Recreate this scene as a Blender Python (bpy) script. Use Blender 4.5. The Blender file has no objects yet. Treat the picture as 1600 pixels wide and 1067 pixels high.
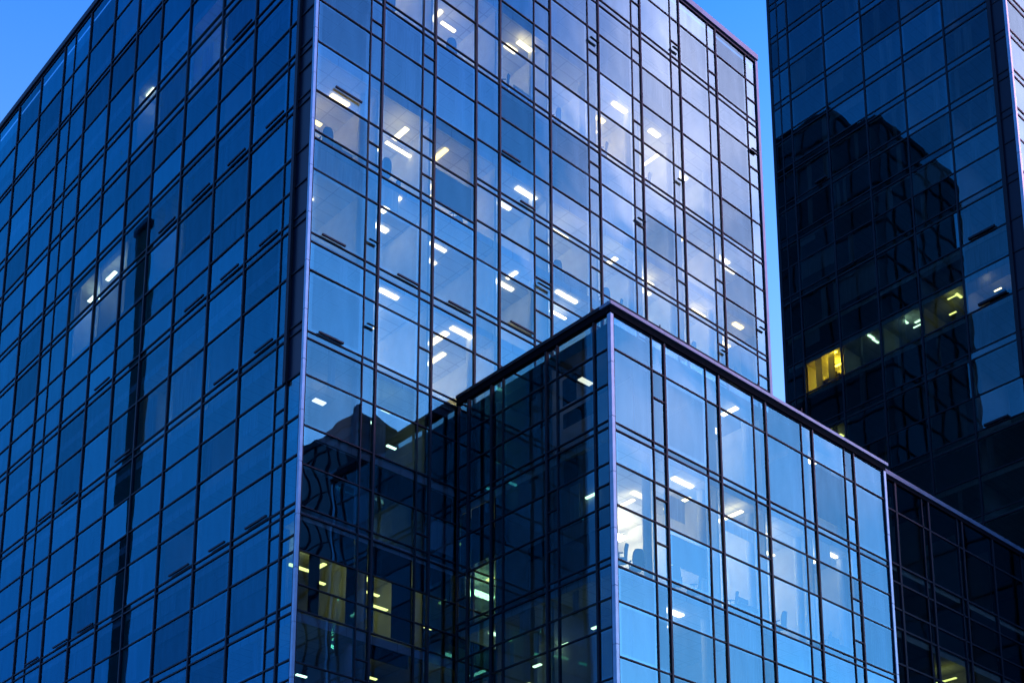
import bpy, math, random
import numpy as np
from mathutils import Vector, Matrix

random.seed(11)
SC = bpy.context.scene
COL = SC.collection
R = math.radians

# ------------------------------------------------------------------ camera
EYE = 1.7                                   # lens height above the plaza
PITCH = math.atan(515 / 2216)
cam = bpy.data.cameras.new('camera')
cam_o = bpy.data.objects.new('camera', cam)
COL.objects.link(cam_o)
cam.sensor_width = 36.0
cam.lens = 36.0 * 2216 / 1600
cam.shift_y = 801.5 / 1600                  # rising front, as in the photograph
cam.clip_end = 3000
cam_o.location = (0, 0, EYE)
cam_o.rotation_euler = (math.pi / 2 + PITCH, 0, 0)
SC.camera = cam_o

# ------------------------------------------------------------------ sky
SUN_EL, SUN_AZ = R(3.0), R(90)              # low on the right
world = bpy.data.worlds.new('World')
SC.world = world
world.use_nodes = True
nt = world.node_tree
N = nt.nodes
L = nt.links
bg = N['Background']
bg.inputs[1].default_value = 0.15
sky = N.new('ShaderNodeTexSky')
sky.sky_type = 'NISHITA'
sky.sun_disc = False
sky.sun_elevation = SUN_EL
sky.sun_rotation = SUN_AZ


def nmath(op, a, b=None, c=None, clamp=False, nodes=None, links=None):
    nodes = nodes or N
    links = links or L
    n = nodes.new('ShaderNodeMath')
    n.operation = op
    n.use_clamp = clamp
    for i, v in enumerate((a, b, c)):
        if v is None:
            continue
        if isinstance(v, (int, float)):
            n.inputs[i].default_value = v
        else:
            links.new(v, n.inputs[i])
    return n.outputs[0]


def nramp(fac, stops, nodes=None, links=None):
    nodes = nodes or N
    links = links or L
    n = nodes.new('ShaderNodeValToRGB')
    cr = n.color_ramp
    while len(cr.elements) < len(stops):
        cr.elements.new(0.5)
    for e, (p, c) in zip(cr.elements, stops):
        e.position = p
        e.color = (*c, 1)
    links.new(fac, n.inputs[0])
    return n.outputs[0]


def nmix(kind, fac, a, b, nodes=None, links=None):
    nodes = nodes or N
    links = links or L
    n = nodes.new('ShaderNodeMix')
    n.data_type = 'RGBA'
    n.blend_type = kind
    n.clamp_result = False
    for s, v in ((n.inputs[0], fac), (n.inputs[6], a), (n.inputs[7], b)):
        if isinstance(v, (int, float)):
            s.default_value = v
        elif isinstance(v, tuple):
            s.default_value = (*v, 1)
        else:
            links.new(v, s)
    return n.outputs[2]


tc = N.new('ShaderNodeTexCoord')
sep = N.new('ShaderNodeSeparateXYZ')
L.new(tc.outputs['Generated'], sep.inputs[0])
# dusk white balance: deep azure overhead, paler blue towards the horizon
grade = nramp(sep.outputs[2], [(0.0, (0.03, 0.13, 0.60)), (0.22, (0.09, 0.27, 0.76)), (0.35, (0.18, 0.39, 0.80)),
                               (0.50, (0.40, 0.62, 1.0)), (0.60, (0.26, 0.58, 1.0)), (0.70, (0.12, 0.47, 1.0)), (1.0, (0.04, 0.34, 1.0))])
# the side away from the afterglow is darker
azf = nramp(nmath('ADD', nmath('MULTIPLY', sep.outputs[0], 0.5), 0.5), [(0.0, (0.58, 0.55, 0.58)), (0.35, (0.84, 0.84, 0.84)), (0.6, (1.15, 1.15, 1.15)), (0.9, (1.38, 1.38, 1.40))])
grade = nmix('MULTIPLY', 1.0, grade, azf)
c0 = nmix('MULTIPLY', 1.0, sky.outputs[0], grade)
gain = nmix('MULTIPLY', 1.0, c0, (1.9, 2.0, 2.7))
# thin high cloud on the sunset side
mp = N.new('ShaderNodeMapping')
mp.inputs['Scale'].default_value = (1.0, 1.6, 3.2)
mp.inputs['Location'].default_value = (0.3, 0.9, 0.2)
L.new(tc.outputs['Generated'], mp.inputs[0])
ns = N.new('ShaderNodeTexNoise')
ns.inputs['Scale'].default_value = 2.6
ns.inputs['Detail'].default_value = 5
ns.inputs['Distortion'].default_value = 0.6
L.new(mp.outputs[0], ns.inputs[0])
cl = nmath('MULTIPLY', nmath('SUBTRACT', ns.outputs[0], 0.30), 3.6, clamp=True)
side = nmath('MULTIPLY', nmath('SUBTRACT', sep.outputs[0], 0.50), 4.0, clamp=True)
side = nmath('MULTIPLY', side, nmath('MULTIPLY', nmath('ADD', sep.outputs[1], 0.065), 11.0, clamp=True))
side = nmath('MULTIPLY', side, nmath('MULTIPLY', nmath('SUBTRACT', sep.outputs[2], 0.42), 6.0, clamp=True))
side = nmath('MAXIMUM', side, nmath('MULTIPLY', nmath('MULTIPLY', nmath('SUBTRACT', sep.outputs[0], 0.4), 4.0, clamp=True), 0.05))
cf = nmath('MULTIPLY', nmath('MULTIPLY', cl, side), 0.95)
cloudc = nmix('MIX', 0.12, (17.0, 6.8, 8.8), gain)
L.new(nmix('MIX', cf, gain, cloudc), bg.inputs[0])

sun = bpy.data.lights.new('sun', 'SUN')
sun.energy = 0.03                           # afterglow only: the sun itself is gone
sun.angle = R(12)
sun.color = (1.0, 0.8, 0.65)
sun_o = bpy.data.objects.new('sun', sun)
COL.objects.link(sun_o)
sd = Vector((math.sin(SUN_AZ) * math.cos(SUN_EL), math.cos(SUN_AZ) * math.cos(SUN_EL), math.sin(SUN_EL)))
sun_o.rotation_euler = sd.to_track_quat('Z', 'Y').to_euler()
sun_o.location = (200, 0, 60)

SC.view_settings.view_transform = 'Standard'
SC.view_settings.look = 'None'
SC.view_settings.gamma = 1
SC.view_settings.use_curve_mapping = False
SC.view_settings.exposure = 2.0
SC.render.engine = 'CYCLES'
SC.cycles.max_bounces = 14
SC.cycles.transparent_max_bounces = 16
SC.cycles.glossy_bounces = 6
SC.cycles.diffuse_bounces = 3
SC.cycles.sample_clamp_indirect = 4
SC.cycles.caustics_reflective = False
SC.cycles.use_denoising = True

# ------------------------------------------------------------------ materials


def mat(name):
    m = bpy.data.materials.new(name)
    m.use_nodes = True
    return m, m.node_tree.nodes, m.node_tree.links


def plain(name, col, rough=0.6, metal=0.0, var=0.12, scale=2.0, spec=0.5):
    m, n, l = mat(name)
    b = n['Principled BSDF']
    b.inputs['Roughness'].default_value = rough
    b.inputs['Metallic'].default_value = metal
    b.inputs['Specular IOR Level'].default_value = spec
    t = n.new('ShaderNodeTexCoord')
    x = n.new('ShaderNodeTexNoise')
    x.inputs['Scale'].default_value = scale
    x.inputs['Detail'].default_value = 6
    l.new(t.outputs['Object'], x.inputs[0])
    lo = tuple(c * (1 - var) for c in col)
    hi = tuple(min(1, c * (1 + var)) for c in col)
    l.new(nramp(x.outputs[0], [(0.3, lo), (0.7, hi)], n, l), b.inputs['Base Color'])
    return m


def glass(name, ior, tint, trans, wave=0.010, lo=0.50, pillow=0.005, edge=0.22):
    """coated curtain wall glass: slightly uneven mirror over a tinted see-through sheet"""
    m, n, l = mat(name)
    n.remove(n['Principled BSDF'])
    out = n['Material Output']
    t = n.new('ShaderNodeTexCoord')
    oi = n.new('ShaderNodeObjectInfo')
    # slow waves of heat-treated glass, different in each sheet
    off = n.new('ShaderNodeCombineXYZ')
    k = nmath('MULTIPLY', oi.outputs['Random'], 40.0, nodes=n, links=l)
    l.new(k, off.inputs[0])
    l.new(k, off.inputs[1])
    add = n.new('ShaderNodeVectorMath')
    add.operation = 'ADD'
    l.new(t.outputs['Object'], add.inputs[0])
    l.new(off.outputs[0], add.inputs[1])
    x = n.new('ShaderNodeTexNoise')
    x.inputs['Scale'].default_value = 0.55
    x.inputs['Detail'].default_value = 1.2
    x.inputs['Distortion'].default_value = 0.4
    l.new(add.outputs[0], x.inputs[0])
    # pillow bow of the sealed unit
    sp = n.new('ShaderNodeSeparateXYZ')
    l.new(t.outputs['Generated'], sp.inputs[0])

    def hump(s):
        return nmath('SINE', nmath('MULTIPLY', s, math.pi, nodes=n, links=l), nodes=n, links=l)
    pl = nmath('MULTIPLY', hump(sp.outputs[0]), hump(sp.outputs[2]), nodes=n, links=l)
    sgn = nmath('MULTIPLY', nmath('SUBTRACT', oi.outputs['Random'], 0.35, nodes=n, links=l), pillow * 2, nodes=n, links=l)
    h = nmath('ADD', nmath('MULTIPLY', x.outputs[0], wave, nodes=n, links=l),
              nmath('MULTIPLY', pl, sgn, nodes=n, links=l), nodes=n, links=l)
    bp = n.new('ShaderNodeBump')
    bp.inputs['Strength'].default_value = 1.0
    bp.inputs['Distance'].default_value = 1.0
    l.new(h, bp.inputs['Height'])
    gl = n.new('ShaderNodeBsdfGlossy')
    gl.inputs['Roughness'].default_value = 0.0
    l.new(bp.outputs[0], gl.inputs['Normal'])
    # coating differs a little from sheet to sheet, faint streaks of dirt
    st = n.new('ShaderNodeTexNoise')
    st.inputs['Scale'].default_value = 1.3
    st.inputs['Detail'].default_value = 4
    mpn = n.new('ShaderNodeMapping')
    mpn.inputs['Scale'].default_value = (2.2, 2.2, 0.35)
    l.new(add.outputs[0], mpn.inputs[0])
    l.new(mpn.outputs[0], st.inputs[0])
    v = nmath('ADD', nmath('MULTIPLY', oi.outputs['Random'], 1.0 - lo, nodes=n, links=l),
              nmath('ADD', nmath('MULTIPLY', st.outputs[0], 0.30, nodes=n, links=l), lo - 0.15, nodes=n, links=l), nodes=n, links=l)
    ex = nmath('ABSOLUTE', nmath('SUBTRACT', sp.outputs[0], 0.5, nodes=n, links=l), nodes=n, links=l)
    ey = nmath('ABSOLUTE', nmath('SUBTRACT', sp.outputs[1], 0.5, nodes=n, links=l), nodes=n, links=l)
    ez = nmath('ABSOLUTE', nmath('SUBTRACT', sp.outputs[2], 0.5, nodes=n, links=l), nodes=n, links=l)
    # the sheet is thin: its outer face has x or y pinned, so only the running axis counts
    hx = nmath('MULTIPLY', nmath('LESS_THAN', nmath('MINIMUM', ex, ey, nodes=n, links=l), 0.5, nodes=n, links=l),
               nmath('MINIMUM', ex, ey, nodes=n, links=l), nodes=n, links=l)
    eb = nmath('MAXIMUM', nmath('GREATER_THAN', hx, 0.475, nodes=n, links=l), nmath('GREATER_THAN', ez, 0.478, nodes=n, links=l), nodes=n, links=l)
    eb2 = nmath('MAXIMUM', nmath('GREATER_THAN', hx, 0.425, nodes=n, links=l), nmath('GREATER_THAN', ez, 0.44, nodes=n, links=l), nodes=n, links=l)
    v = nmath('MULTIPLY', v, nmath('ADD', nmath('MULTIPLY', eb2, nmath('MULTIPLY', nmath('FRACT', nmath('MULTIPLY', oi.outputs['Random'], 7.3, nodes=n, links=l), nodes=n, links=l), 0.30, nodes=n, links=l), nodes=n, links=l), 1.0, nodes=n, links=l), nodes=n, links=l)
    v = nmath('MULTIPLY', v, nmath('ADD', nmath('MULTIPLY', eb, edge, nodes=n, links=l), 1.0, nodes=n, links=l), nodes=n, links=l)
    cc = n.new('ShaderNodeCombineColor')
    for i in range(3):
        l.new(nmath('MULTIPLY', v, tint[i], nodes=n, links=l), cc.inputs[i])
    l.new(cc.outputs[0], gl.inputs['Color'])
    tr = n.new('ShaderNodeBsdfTransparent')
    tr.inputs['Color'].default_value = (*trans, 1)
    fr = n.new('ShaderNodeFresnel')
    fr.inputs['IOR'].default_value = ior
    mx = n.new('ShaderNodeMixShader')
    l.new(fr.outputs[0], mx.inputs[0])
    l.new(tr.outputs[0], mx.inputs[1])
    l.new(gl.outputs[0], mx.inputs[2])
    l.new(mx.outputs[0], out.inputs[0])
    return m


def glow(name, col, power):
    m, n, l = mat(name)
    b = n['Principled BSDF']
    b.inputs['Base Color'].default_value = (0.8, 0.8, 0.8, 1)
    b.inputs['Emission Color'].default_value = (*col, 1)
    b.inputs['Emission Strength'].default_value = power
    return m


def clear(name):
    m, n, l = mat(name)
    n.remove(n['Principled BSDF'])
    tr = n.new('ShaderNodeBsdfTransparent')
    l.new(tr.outputs[0], n['Material Output'].inputs[0])
    return m


def blind_mat():
    m, n, l = mat('fabric roller blind')
    n.remove(n['Principled BSDF'])
    t = n.new('ShaderNodeTexCoord')
    w = n.new('ShaderNodeTexNoise')
    w.inputs['Scale'].default_value = 3.0
    mpn = n.new('ShaderNodeMapping')
    mpn.inputs['Scale'].default_value = (3.0, 3.0, 0.2)
    l.new(t.outputs['Object'], mpn.inputs[0])
    l.new(mpn.outputs[0], w.inputs[0])
    c = nramp(w.outputs[0], [(0.3, (0.62, 0.64, 0.68)), (0.7, (0.82, 0.84, 0.88))], n, l)
    d = n.new('ShaderNodeBsdfDiffuse')
    tr = n.new('ShaderNodeBsdfTranslucent')
    l.new(c, d.inputs[0])
    l.new(c, tr.inputs[0])
    mx = n.new('ShaderNodeMixShader')
    mx.inputs[0].default_value = 0.5
    l.new(d.outputs[0], mx.inputs[1])
    l.new(tr.outputs[0], mx.inputs[2])
    l.new(mx.outputs[0], n['Material Output'].inputs[0])
    return m


def ceiling_mat():
    m, n, l = mat('white ceiling tile')
    b = n['Principled BSDF']
    b.inputs['Roughness'].default_value = 0.9
    t = n.new('ShaderNodeTexCoord')
    k = n.new('ShaderNodeTexBrick')
    k.offset = 0.0
    k.inputs['Scale'].default_value = 1.0
    k.inputs['Brick Width'].default_value = 1.2
    k.inputs['Row Height'].default_value = 0.6
    k.inputs['Mortar Size'].default_value = 0.022
    k.inputs['Color1'].default_value = (0.80, 0.80, 0.78, 1)
    k.inputs['Color2'].default_value = (0.72, 0.72, 0.70, 1)
    k.inputs['Mortar'].default_value = (0.55, 0.55, 0.54, 1)
    l.new(t.outputs['Object'], k.inputs[0])
    l.new(k.outputs[0], b.inputs['Base Color'])
    return m


M = dict(
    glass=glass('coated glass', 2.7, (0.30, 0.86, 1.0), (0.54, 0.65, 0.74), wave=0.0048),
    glass_shade_side=glass('coated glass shaded side', 2.25, (0.07, 0.70, 1.0), (0.34, 0.58, 0.74), wave=0.0016, pillow=0.003),  # darker copy of the coated glass, shade of the left face put in
    glass_shaded=glass('shaded glass', 2.0, (0.14, 0.74, 1.0), (0.42, 0.50, 0.46), wave=0.0040, pillow=0.005),  # darker copy of coated glass; shade of dim faces is in its tint
    spandrel=plain('dark spandrel panel', (0.005, 0.012, 0.026), 0.35, spec=0.2),
    clear=clear('clear inner face'),
    frame=plain('dark anodised frame', (0.005, 0.008, 0.014), 0.55, 0.0, spec=0.25),
    trim=plain('pale aluminium trim', (0.26, 0.38, 0.46), 0.35, 0.5),
    green_stone=plain('dark greenish stone', (0.030, 0.080, 0.050), 0.7),
    glazed=plain('dark glazed cladding', (0.018, 0.026, 0.040), 0.14),
    coping=plain('grey metal coping', (0.11, 0.17, 0.23), 0.4, 0.4),
    shade_black=plain('black coping shade', (0.006, 0.006, 0.008), 0.9, spec=0.05),  # black strip painting the shadow under the copings
    ceiling=ceiling_mat(),
    floor=plain('grey carpet floor', (0.10, 0.10, 0.11), 0.95),
    wall=plain('painted partition', (0.72, 0.72, 0.70), 0.9, var=0.06),
    core=plain('core wall', (0.30, 0.30, 0.31), 0.9),
    blind=blind_mat(),
    pillar=plain('white plastered pillar', (0.72, 0.72, 0.70), 0.8, var=0.05),
    dark_cover=plain('charcoal blind or panel', (0.035, 0.04, 0.05), 0.95),
    chair=plain('dark chair fabric', (0.02, 0.022, 0.03), 0.9),
    desk=plain('pale desk board', (0.45, 0.42, 0.38), 0.6),
    roof=plain('grey roofing felt', (0.12, 0.12, 0.12), 0.95),
    ground=plain('grey granite paving', (0.20, 0.20, 0.20), 0.7, scale=0.6),
    stone=plain('dark cladding', (0.05, 0.055, 0.06), 0.6),
    l_white=glow('white fill lamp', (1.0, 0.74, 0.40), 9.5),
    l_warm=glow('warm fill lamp', (1.0, 0.66, 0.28), 12.0),
    l_dim=glow('dimmed lamp', (1.0, 0.78, 0.42), 1.8),
    l_soft=glow('soft cream lamp', (1.0, 0.70, 0.26), 1.7),
    l_amber=glow('soft amber lamp', (1.0, 0.62, 0.13), 1.6),
    l_low=glow('added dim lamp', (0.95, 0.90, 0.80), 0.55),
    l_green=glow('greenish lamp', (0.88, 0.92, 0.26), 0.75),
    l_teal=glow('teal white lamp', (0.62, 1.0, 0.70), 1.0),
    l_yellow=glow('yellow lamp', (1.0, 0.60, 0.03), 9.0),
)

# ------------------------------------------------------------------ helpers


def tag(o, label=None, cat=None, group=None, kind=None):
    if label:
        o['label'] = label
    if cat:
        o['category'] = cat
    if group:
        o['group'] = group
    if kind:
        o['kind'] = kind
    return o


def empty(name, loc, rz=0.0):
    o = bpy.data.objects.new(name, None)
    COL.objects.link(o)
    o.location = loc
    o.rotation_euler = (0, 0, rz)
    o.empty_display_size = 0.5
    return o


BOXF = [(0, 3, 2, 1), (4, 5, 6, 7), (0, 1, 5, 4), (1, 2, 6, 5), (2, 3, 7, 6), (3, 0, 4, 7)]


def boxv(a, b):
    (x0, y0, z0), (x1, y1, z1) = a, b
    return [(x0, y0, z0), (x1, y0, z0), (x1, y1, z0), (x0, y1, z0),
            (x0, y0, z1), (x1, y0, z1), (x1, y1, z1), (x0, y1, z1)]


def mesh_boxes(name, boxes, mats, fm=None):
    vs, fs = [], []
    for a, b in boxes:
        k = len(vs)
        vs += boxv(a, b)
        fs += [tuple(i + k for i in f) for f in BOXF]
    me = bpy.data.meshes.new(name)
    me.from_pydata(vs, [], fs)
    for m in mats:
        me.materials.append(m)
    if fm:
        me.polygons.foreach_set('material_index', [fm[i % 6] for i in range(len(fs))])
    me.update()
    return me


def link(name, me, parent=None, loc=(0, 0, 0), rot=(0, 0, 0)):
    o = bpy.data.objects.new(name, me)
    COL.objects.link(o)
    o.parent = parent
    o.location = loc
    o.rotation_euler = rot
    return o


CACHE = {}


def box(name, parent, a, b, m, rot=(0, 0, 0), fm=None, mats=None):
    """a box part given by opposite corners, origin at its centre, mesh shared between equal sizes"""
    sz = tuple(round(abs(b[i] - a[i]), 3) for i in range(3))
    c = tuple((a[i] + b[i]) / 2 for i in range(3))
    mats = mats or [m]
    key = (name, sz, tuple(x.name for x in mats), tuple(fm or ()))
    if key not in CACHE:
        h = [s / 2 for s in sz]
        CACHE[key] = mesh_boxes(name, [((-h[0], -h[1], -h[2]), (h[0], h[1], h[2]))], mats, fm)
    return link(name, CACHE[key], parent, c, rot)


TH = PITCH


def project(P):
    x, y, z = P[0], P[1], P[2] - EYE
    f = y * math.cos(TH) + z * math.sin(TH)
    b = -y * math.sin(TH) + z * math.cos(TH)
    if f < 1:
        return (-9999, -9999)
    return (800 + 2216 * x / f, 1335 - 2216 * b / f)


RZ = math.atan2(0.67305, 0.739597)          # all the blocks share one street grid
DR = Vector((math.cos(RZ), math.sin(RZ), 0))
DL = Vector((-math.sin(RZ), math.cos(RZ), 0))
C0 = Vector((-7.891, 48.0, 0))              # street corner of the main tower


def grid(r, l, z=0):
    p = C0 + DR * r + DL * l
    return (p.x, p.y, z)


def in_frame_area(w, poly):
    """size in the photograph of a pane (clipped loosely to the frame)"""
    pts = [project(w @ Vector(p)) for p in poly]
    xs = [min(max(p[0], 0), 1600) for p in pts]
    ys = [min(max(p[1], 0), 1067) for p in pts]
    return (max(xs) - min(xs)) * (max(ys) - min(ys))


class Facade:
    """one glazed face. axis 'B': runs along local +x, faces local -y. axis 'A': runs along local +y, faces local -x."""

    def __init__(s, bld, axis, o, world):
        s.b, s.axis, s.o, s.w = bld, axis, o, world

    def pt(s, u, d, z):                      # d = distance outwards
        if s.axis == 'B':
            return (s.o[0] + u, s.o[1] - d, z)
        return (s.o[0] - d, s.o[1] + u, z)

    def bar(s, name, u0, u1, d0, d1, z0, z1, m, tilt=0.0):
        p, q = s.pt(u0, d0, z0), s.pt(u1, d1, z1)
        a = tuple(min(p[i], q[i]) for i in range(3))
        b = tuple(max(p[i], q[i]) for i in range(3))
        rot = (0, 0, 0)
        if tilt:
            rot = (tilt, 0, 0) if s.axis == 'B' else (0, -tilt, 0)
        return box(name, s.b, a, b, m, rot=rot)


PANES = {}


def glaze(f, cols, rows_for, mt, dark=None, mt_dark=None, split=0.0, jit=0.25, skip=None):
    """collect every pane of a face; cols = list of u, rows_for(u) = list of z"""
    lst = PANES.setdefault(f.b.name, [])
    for u0, u1 in zip(cols[:-1], cols[1:]):
        rows = rows_for((u0 + u1) / 2)
        for z0, z1 in zip(rows[:-1], rows[1:]):
            if skip and skip((u0 + u1) / 2, (z0 + z1) / 2):
                continue
            zs = [z0, z1]
            if u1 - u0 < 1.1 and z1 - z0 > 1.6 and random.random() < split:
                zz = z0 + (z1 - z0) * random.choice((0.4, 0.5, 0.62))
                zs = [z0, zz, z1]
                f.bar('transom', u0, u1, -0.04, 0.05, zz - 0.025, zz + 0.025, M['frame'])
            for a, b in zip(zs[:-1], zs[1:]):
                mm = mt_dark if dark and dark((u0 + u1) / 2, (a + b) / 2) else mt
                poly = [f.pt(u, 0, z) for u in (u0, u1) for z in (a, b)]
                ar = in_frame_area(f.w, poly)
                lst.append((ar, f, u0 + 0.02, u1 - 0.02, a + 0.02, b - 0.02, mm, jit))


def build_panes(cap=298):
    for name, lst in PANES.items():
        lst.sort(key=lambda t: -t[0])
        for k, (ar, f, u0, u1, z0, z1, mm, jit) in enumerate(lst[:cap]):
            p, q = f.pt(u0, -0.012, z0), f.pt(u1, 0.0, z1)
            a = tuple(min(p[i], q[i]) for i in range(3))
            b = tuple(max(p[i], q[i]) for i in range(3))
            # BOXF faces: 0 bottom, 1 top, 2 -y, 3 +x, 4 +y, 5 -x ; only the outer face carries the coating
            fm = [1, 1, 0, 1, 1, 1] if f.axis == 'B' else [1, 1, 1, 1, 1, 0]
            j = R(jit)
            r1, r2 = random.gauss(0, j * 0.5), random.gauss(0, j * 0.5)
            lim = 0.35 * 0.03 / max(u1 - u0, z1 - z0)
            rot = (r1, 0, r2) if f.axis == 'B' else (0, r1, r2)
            box('glass_pane', f.b, a, b, mm, rot=rot, fm=fm, mats=[mm, M['clear']])
        rest = lst[cap:]
        if rest:
            bymat = {}
            for (ar, f, u0, u1, z0, z1, mm, jit) in rest:
                bymat.setdefault((f.b, f.axis, mm.name), []).append((f, u0, u1, z0, z1, mm))
            # one mesh, all the panes too small or too hidden to single out
            vs, fs, mi, mats = [], [], [], [M['clear']]
            for (b_, ax, mn), items in bymat.items():
                if items[0][5] not in mats:
                    mats.append(items[0][5])
                ci = mats.index(items[0][5])
                for (f, u0, u1, z0, z1, mm) in items:
                    p, q = f.pt(u0, -0.012, z0), f.pt(u1, 0.0, z1)
                    a = tuple(min(p[i], q[i]) for i in range(3))
                    c = tuple(max(p[i], q[i]) for i in range(3))
                    k = len(vs)
                    vs += boxv(a, c)
                    fs += [tuple(i + k for i in ff) for ff in BOXF]
                    fm = [0, 0, ci, 0, 0, 0] if ax == 'B' else [0, 0, 0, 0, 0, ci]
                    mi += fm
            me = bpy.data.meshes.new('glass_pane')
            me.from_pydata(vs, [], fs)
            for m_ in mats:
                me.materials.append(m_)
            me.polygons.foreach_set('material_index', mi)
            me.update()
            tag(link('glass_pane', me, rest[0][1].b), kind='stuff')


def mullions(f, cols, thick, z0, z1, wt=0.09, wn=0.045):
    for u in cols:
        w = wt if u in thick else wn
        f.bar('mullion', u - w / 2, u + w / 2, -0.10, 0.065 if u in thick else 0.045, z0, z1, M['frame'])


def transoms(f, u0, u1, zs, w=0.045, d=0.045):
    for z in zs:
        f.bar('transom', u0, u1, -0.06, d, z - w / 2, z + w / 2, M['frame'])


# ------------------------------------------------------------------ interiors


def slabs(bld, x0, x1, y0, y1, zs, inset=0.12):
    for z in zs:
        box('floor_slab', bld, (x0 + inset, y0 + inset, z - 0.32), (x1 - inset, y1 - inset, z + 0.02), None,
            fm=[0, 1, 0, 0, 0, 0], mats=[M['ceiling'], M['floor']])


def partitions(f, us, zs, depth=5.5, p=1.0):
    for z0, z1 in zip(zs[:-1], zs[1:]):
        for u in us:
            if random.random() <= p:
                f.bar('partition_or_screen', u - 0.05, u + 0.05, -depth, -0.28, z0 + 0.03, z1 - 0.33, M['wall'])


def backwall(f, u0, u1, zs, depth=5.5):
    for z0, z1 in zip(zs[:-1], zs[1:]):
        f.bar('partition_or_screen', u0, u1, -depth - 0.12, -depth - 0.01, z0 + 0.03, z1 - 0.33, M['wall'])


def storey_at(zs, z):
    for a, b in zip(zs[:-1], zs[1:]):
        if a <= z < b:
            return a, b
    return None


SOFT = {'white fill lamp': 'l_soft', 'warm fill lamp': 'l_amber'}


def soft(m):
    return M[SOFT[m.name]] if m.name in SOFT else m


def lamps(f, u0, u1, ztop, m, depths=(0.9, 2.6, 4.3), length=1.3, w=0.24, p=0.55, deep=(), drop=0.0):
    """lamps of a lit room: flush lamps near the glass, unseen strips (deep) added at the back to brighten it"""
    zc = ztop - 0.33 - drop
    n = max(1, int((u1 - u0) / 3.0 + 0.5))
    for i in range(n):
        mid = u0 + (i + 0.5) * (u1 - u0) / n
        for d in depths:
            if random.random() > p:
                continue
            uc = mid + random.uniform(-0.7, 0.7)
            l = min(length * random.uniform(0.45, 1.05), (u1 - u0) / n - 0.3)
            w_ = w * random.uniform(0.6, 1.1)
            if random.random() < 0.3:
                l, w_ = w_, l
            d_ = max(d + random.uniform(-0.3, 0.3), w_ / 2 + 0.3)
            zl = zc - random.choice((0, 0, 0.3, 0.7))
            f.bar('ceiling_light', uc - l / 2, uc + l / 2, -d_ - w_ / 2, -d_ + w_ / 2, zl - 0.05, zl - 0.003, soft(m))
        for d in deep:
            f.bar('hanging_or_fill_light', mid - 1.0, mid + 1.0, -d - 0.2, -d + 0.2, zc - 0.75, zc - 0.68, m)  # unseen strip added to brighten ceiling and walls


def blind(f, u0, u1, z0, z1, d=0.20, m='blind'):
    f.bar('blind_or_panel', u0 + 0.08, u1 - 0.08, -d - 0.02, -d, z0, z1, M[m])


def dress(f, cols, rows, ztops, p_blind, p_curtain, zmin, lit=lambda u, z: False):
    """blinds and curtains: each sheet of glass is dressed on its own, hung 10 to 25 cm behind it"""
    for a, b in zip(cols[:-1], cols[1:]):
        if b - a < 1.2:
            continue
        for z0, z1 in zip(rows[:-1], rows[1:]):
            if z1 - z0 < 1.0 or z0 < zmin or any(z0 < zt - 0.1 < z1 - 0.2 for zt in ztops):
                continue
            k = 0.25 if lit((a + b) / 2, (z0 + z1) / 2) else 1.0
            r = random.random()
            if r < p_blind * k:
                h = (z1 - z0) * random.choice((0.3, 0.45, 0.6, 0.8, 0.95))
                x0, x1 = (a, b) if random.random() < 0.6 else random.choice(((a, a + (b - a) * 0.55), (b - (b - a) * 0.45, b)))
                blind(f, x0, x1, z1 - h, z1 - 0.05, d=random.uniform(0.12, 0.25), m='dark_cover' if random.random() < 0.25 else 'blind')
            elif r < (p_blind + p_curtain) * k:
                for _ in range(random.choice((1, 1, 2))):
                    w = random.uniform(0.18, 0.6)
                    x = random.uniform(a + 0.1, b - w - 0.1)
                    d = random.uniform(0.12, 0.3)
                    f.bar('curtain', x, x + w, -d - 0.05, -d, z0 + 0.05, z1 - 0.05, M['blind'])


def pillar(f, u, z0, z1, d=0.75):
    key = ('pillar', round(z1 - z0, 2))
    if key not in CACHE:
        n, r, h = 14, 0.17, (z1 - z0) / 2
        vs = [(r * math.cos(2 * math.pi * i / n), r * math.sin(2 * math.pi * i / n), z) for z in (-h, h) for i in range(n)]
        fs = [(i, (i + 1) % n, n + (i + 1) % n, n + i) for i in range(n)] + [tuple(range(n, 2 * n))]
        me = bpy.data.meshes.new('pillar')
        me.from_pydata(vs, [], fs)
        me.materials.append(M['pillar'])
        CACHE[key] = me
    link('pillar', CACHE[key], f.b, f.pt(u, -d, (z0 + z1) / 2))


CHAIR = {}


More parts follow.
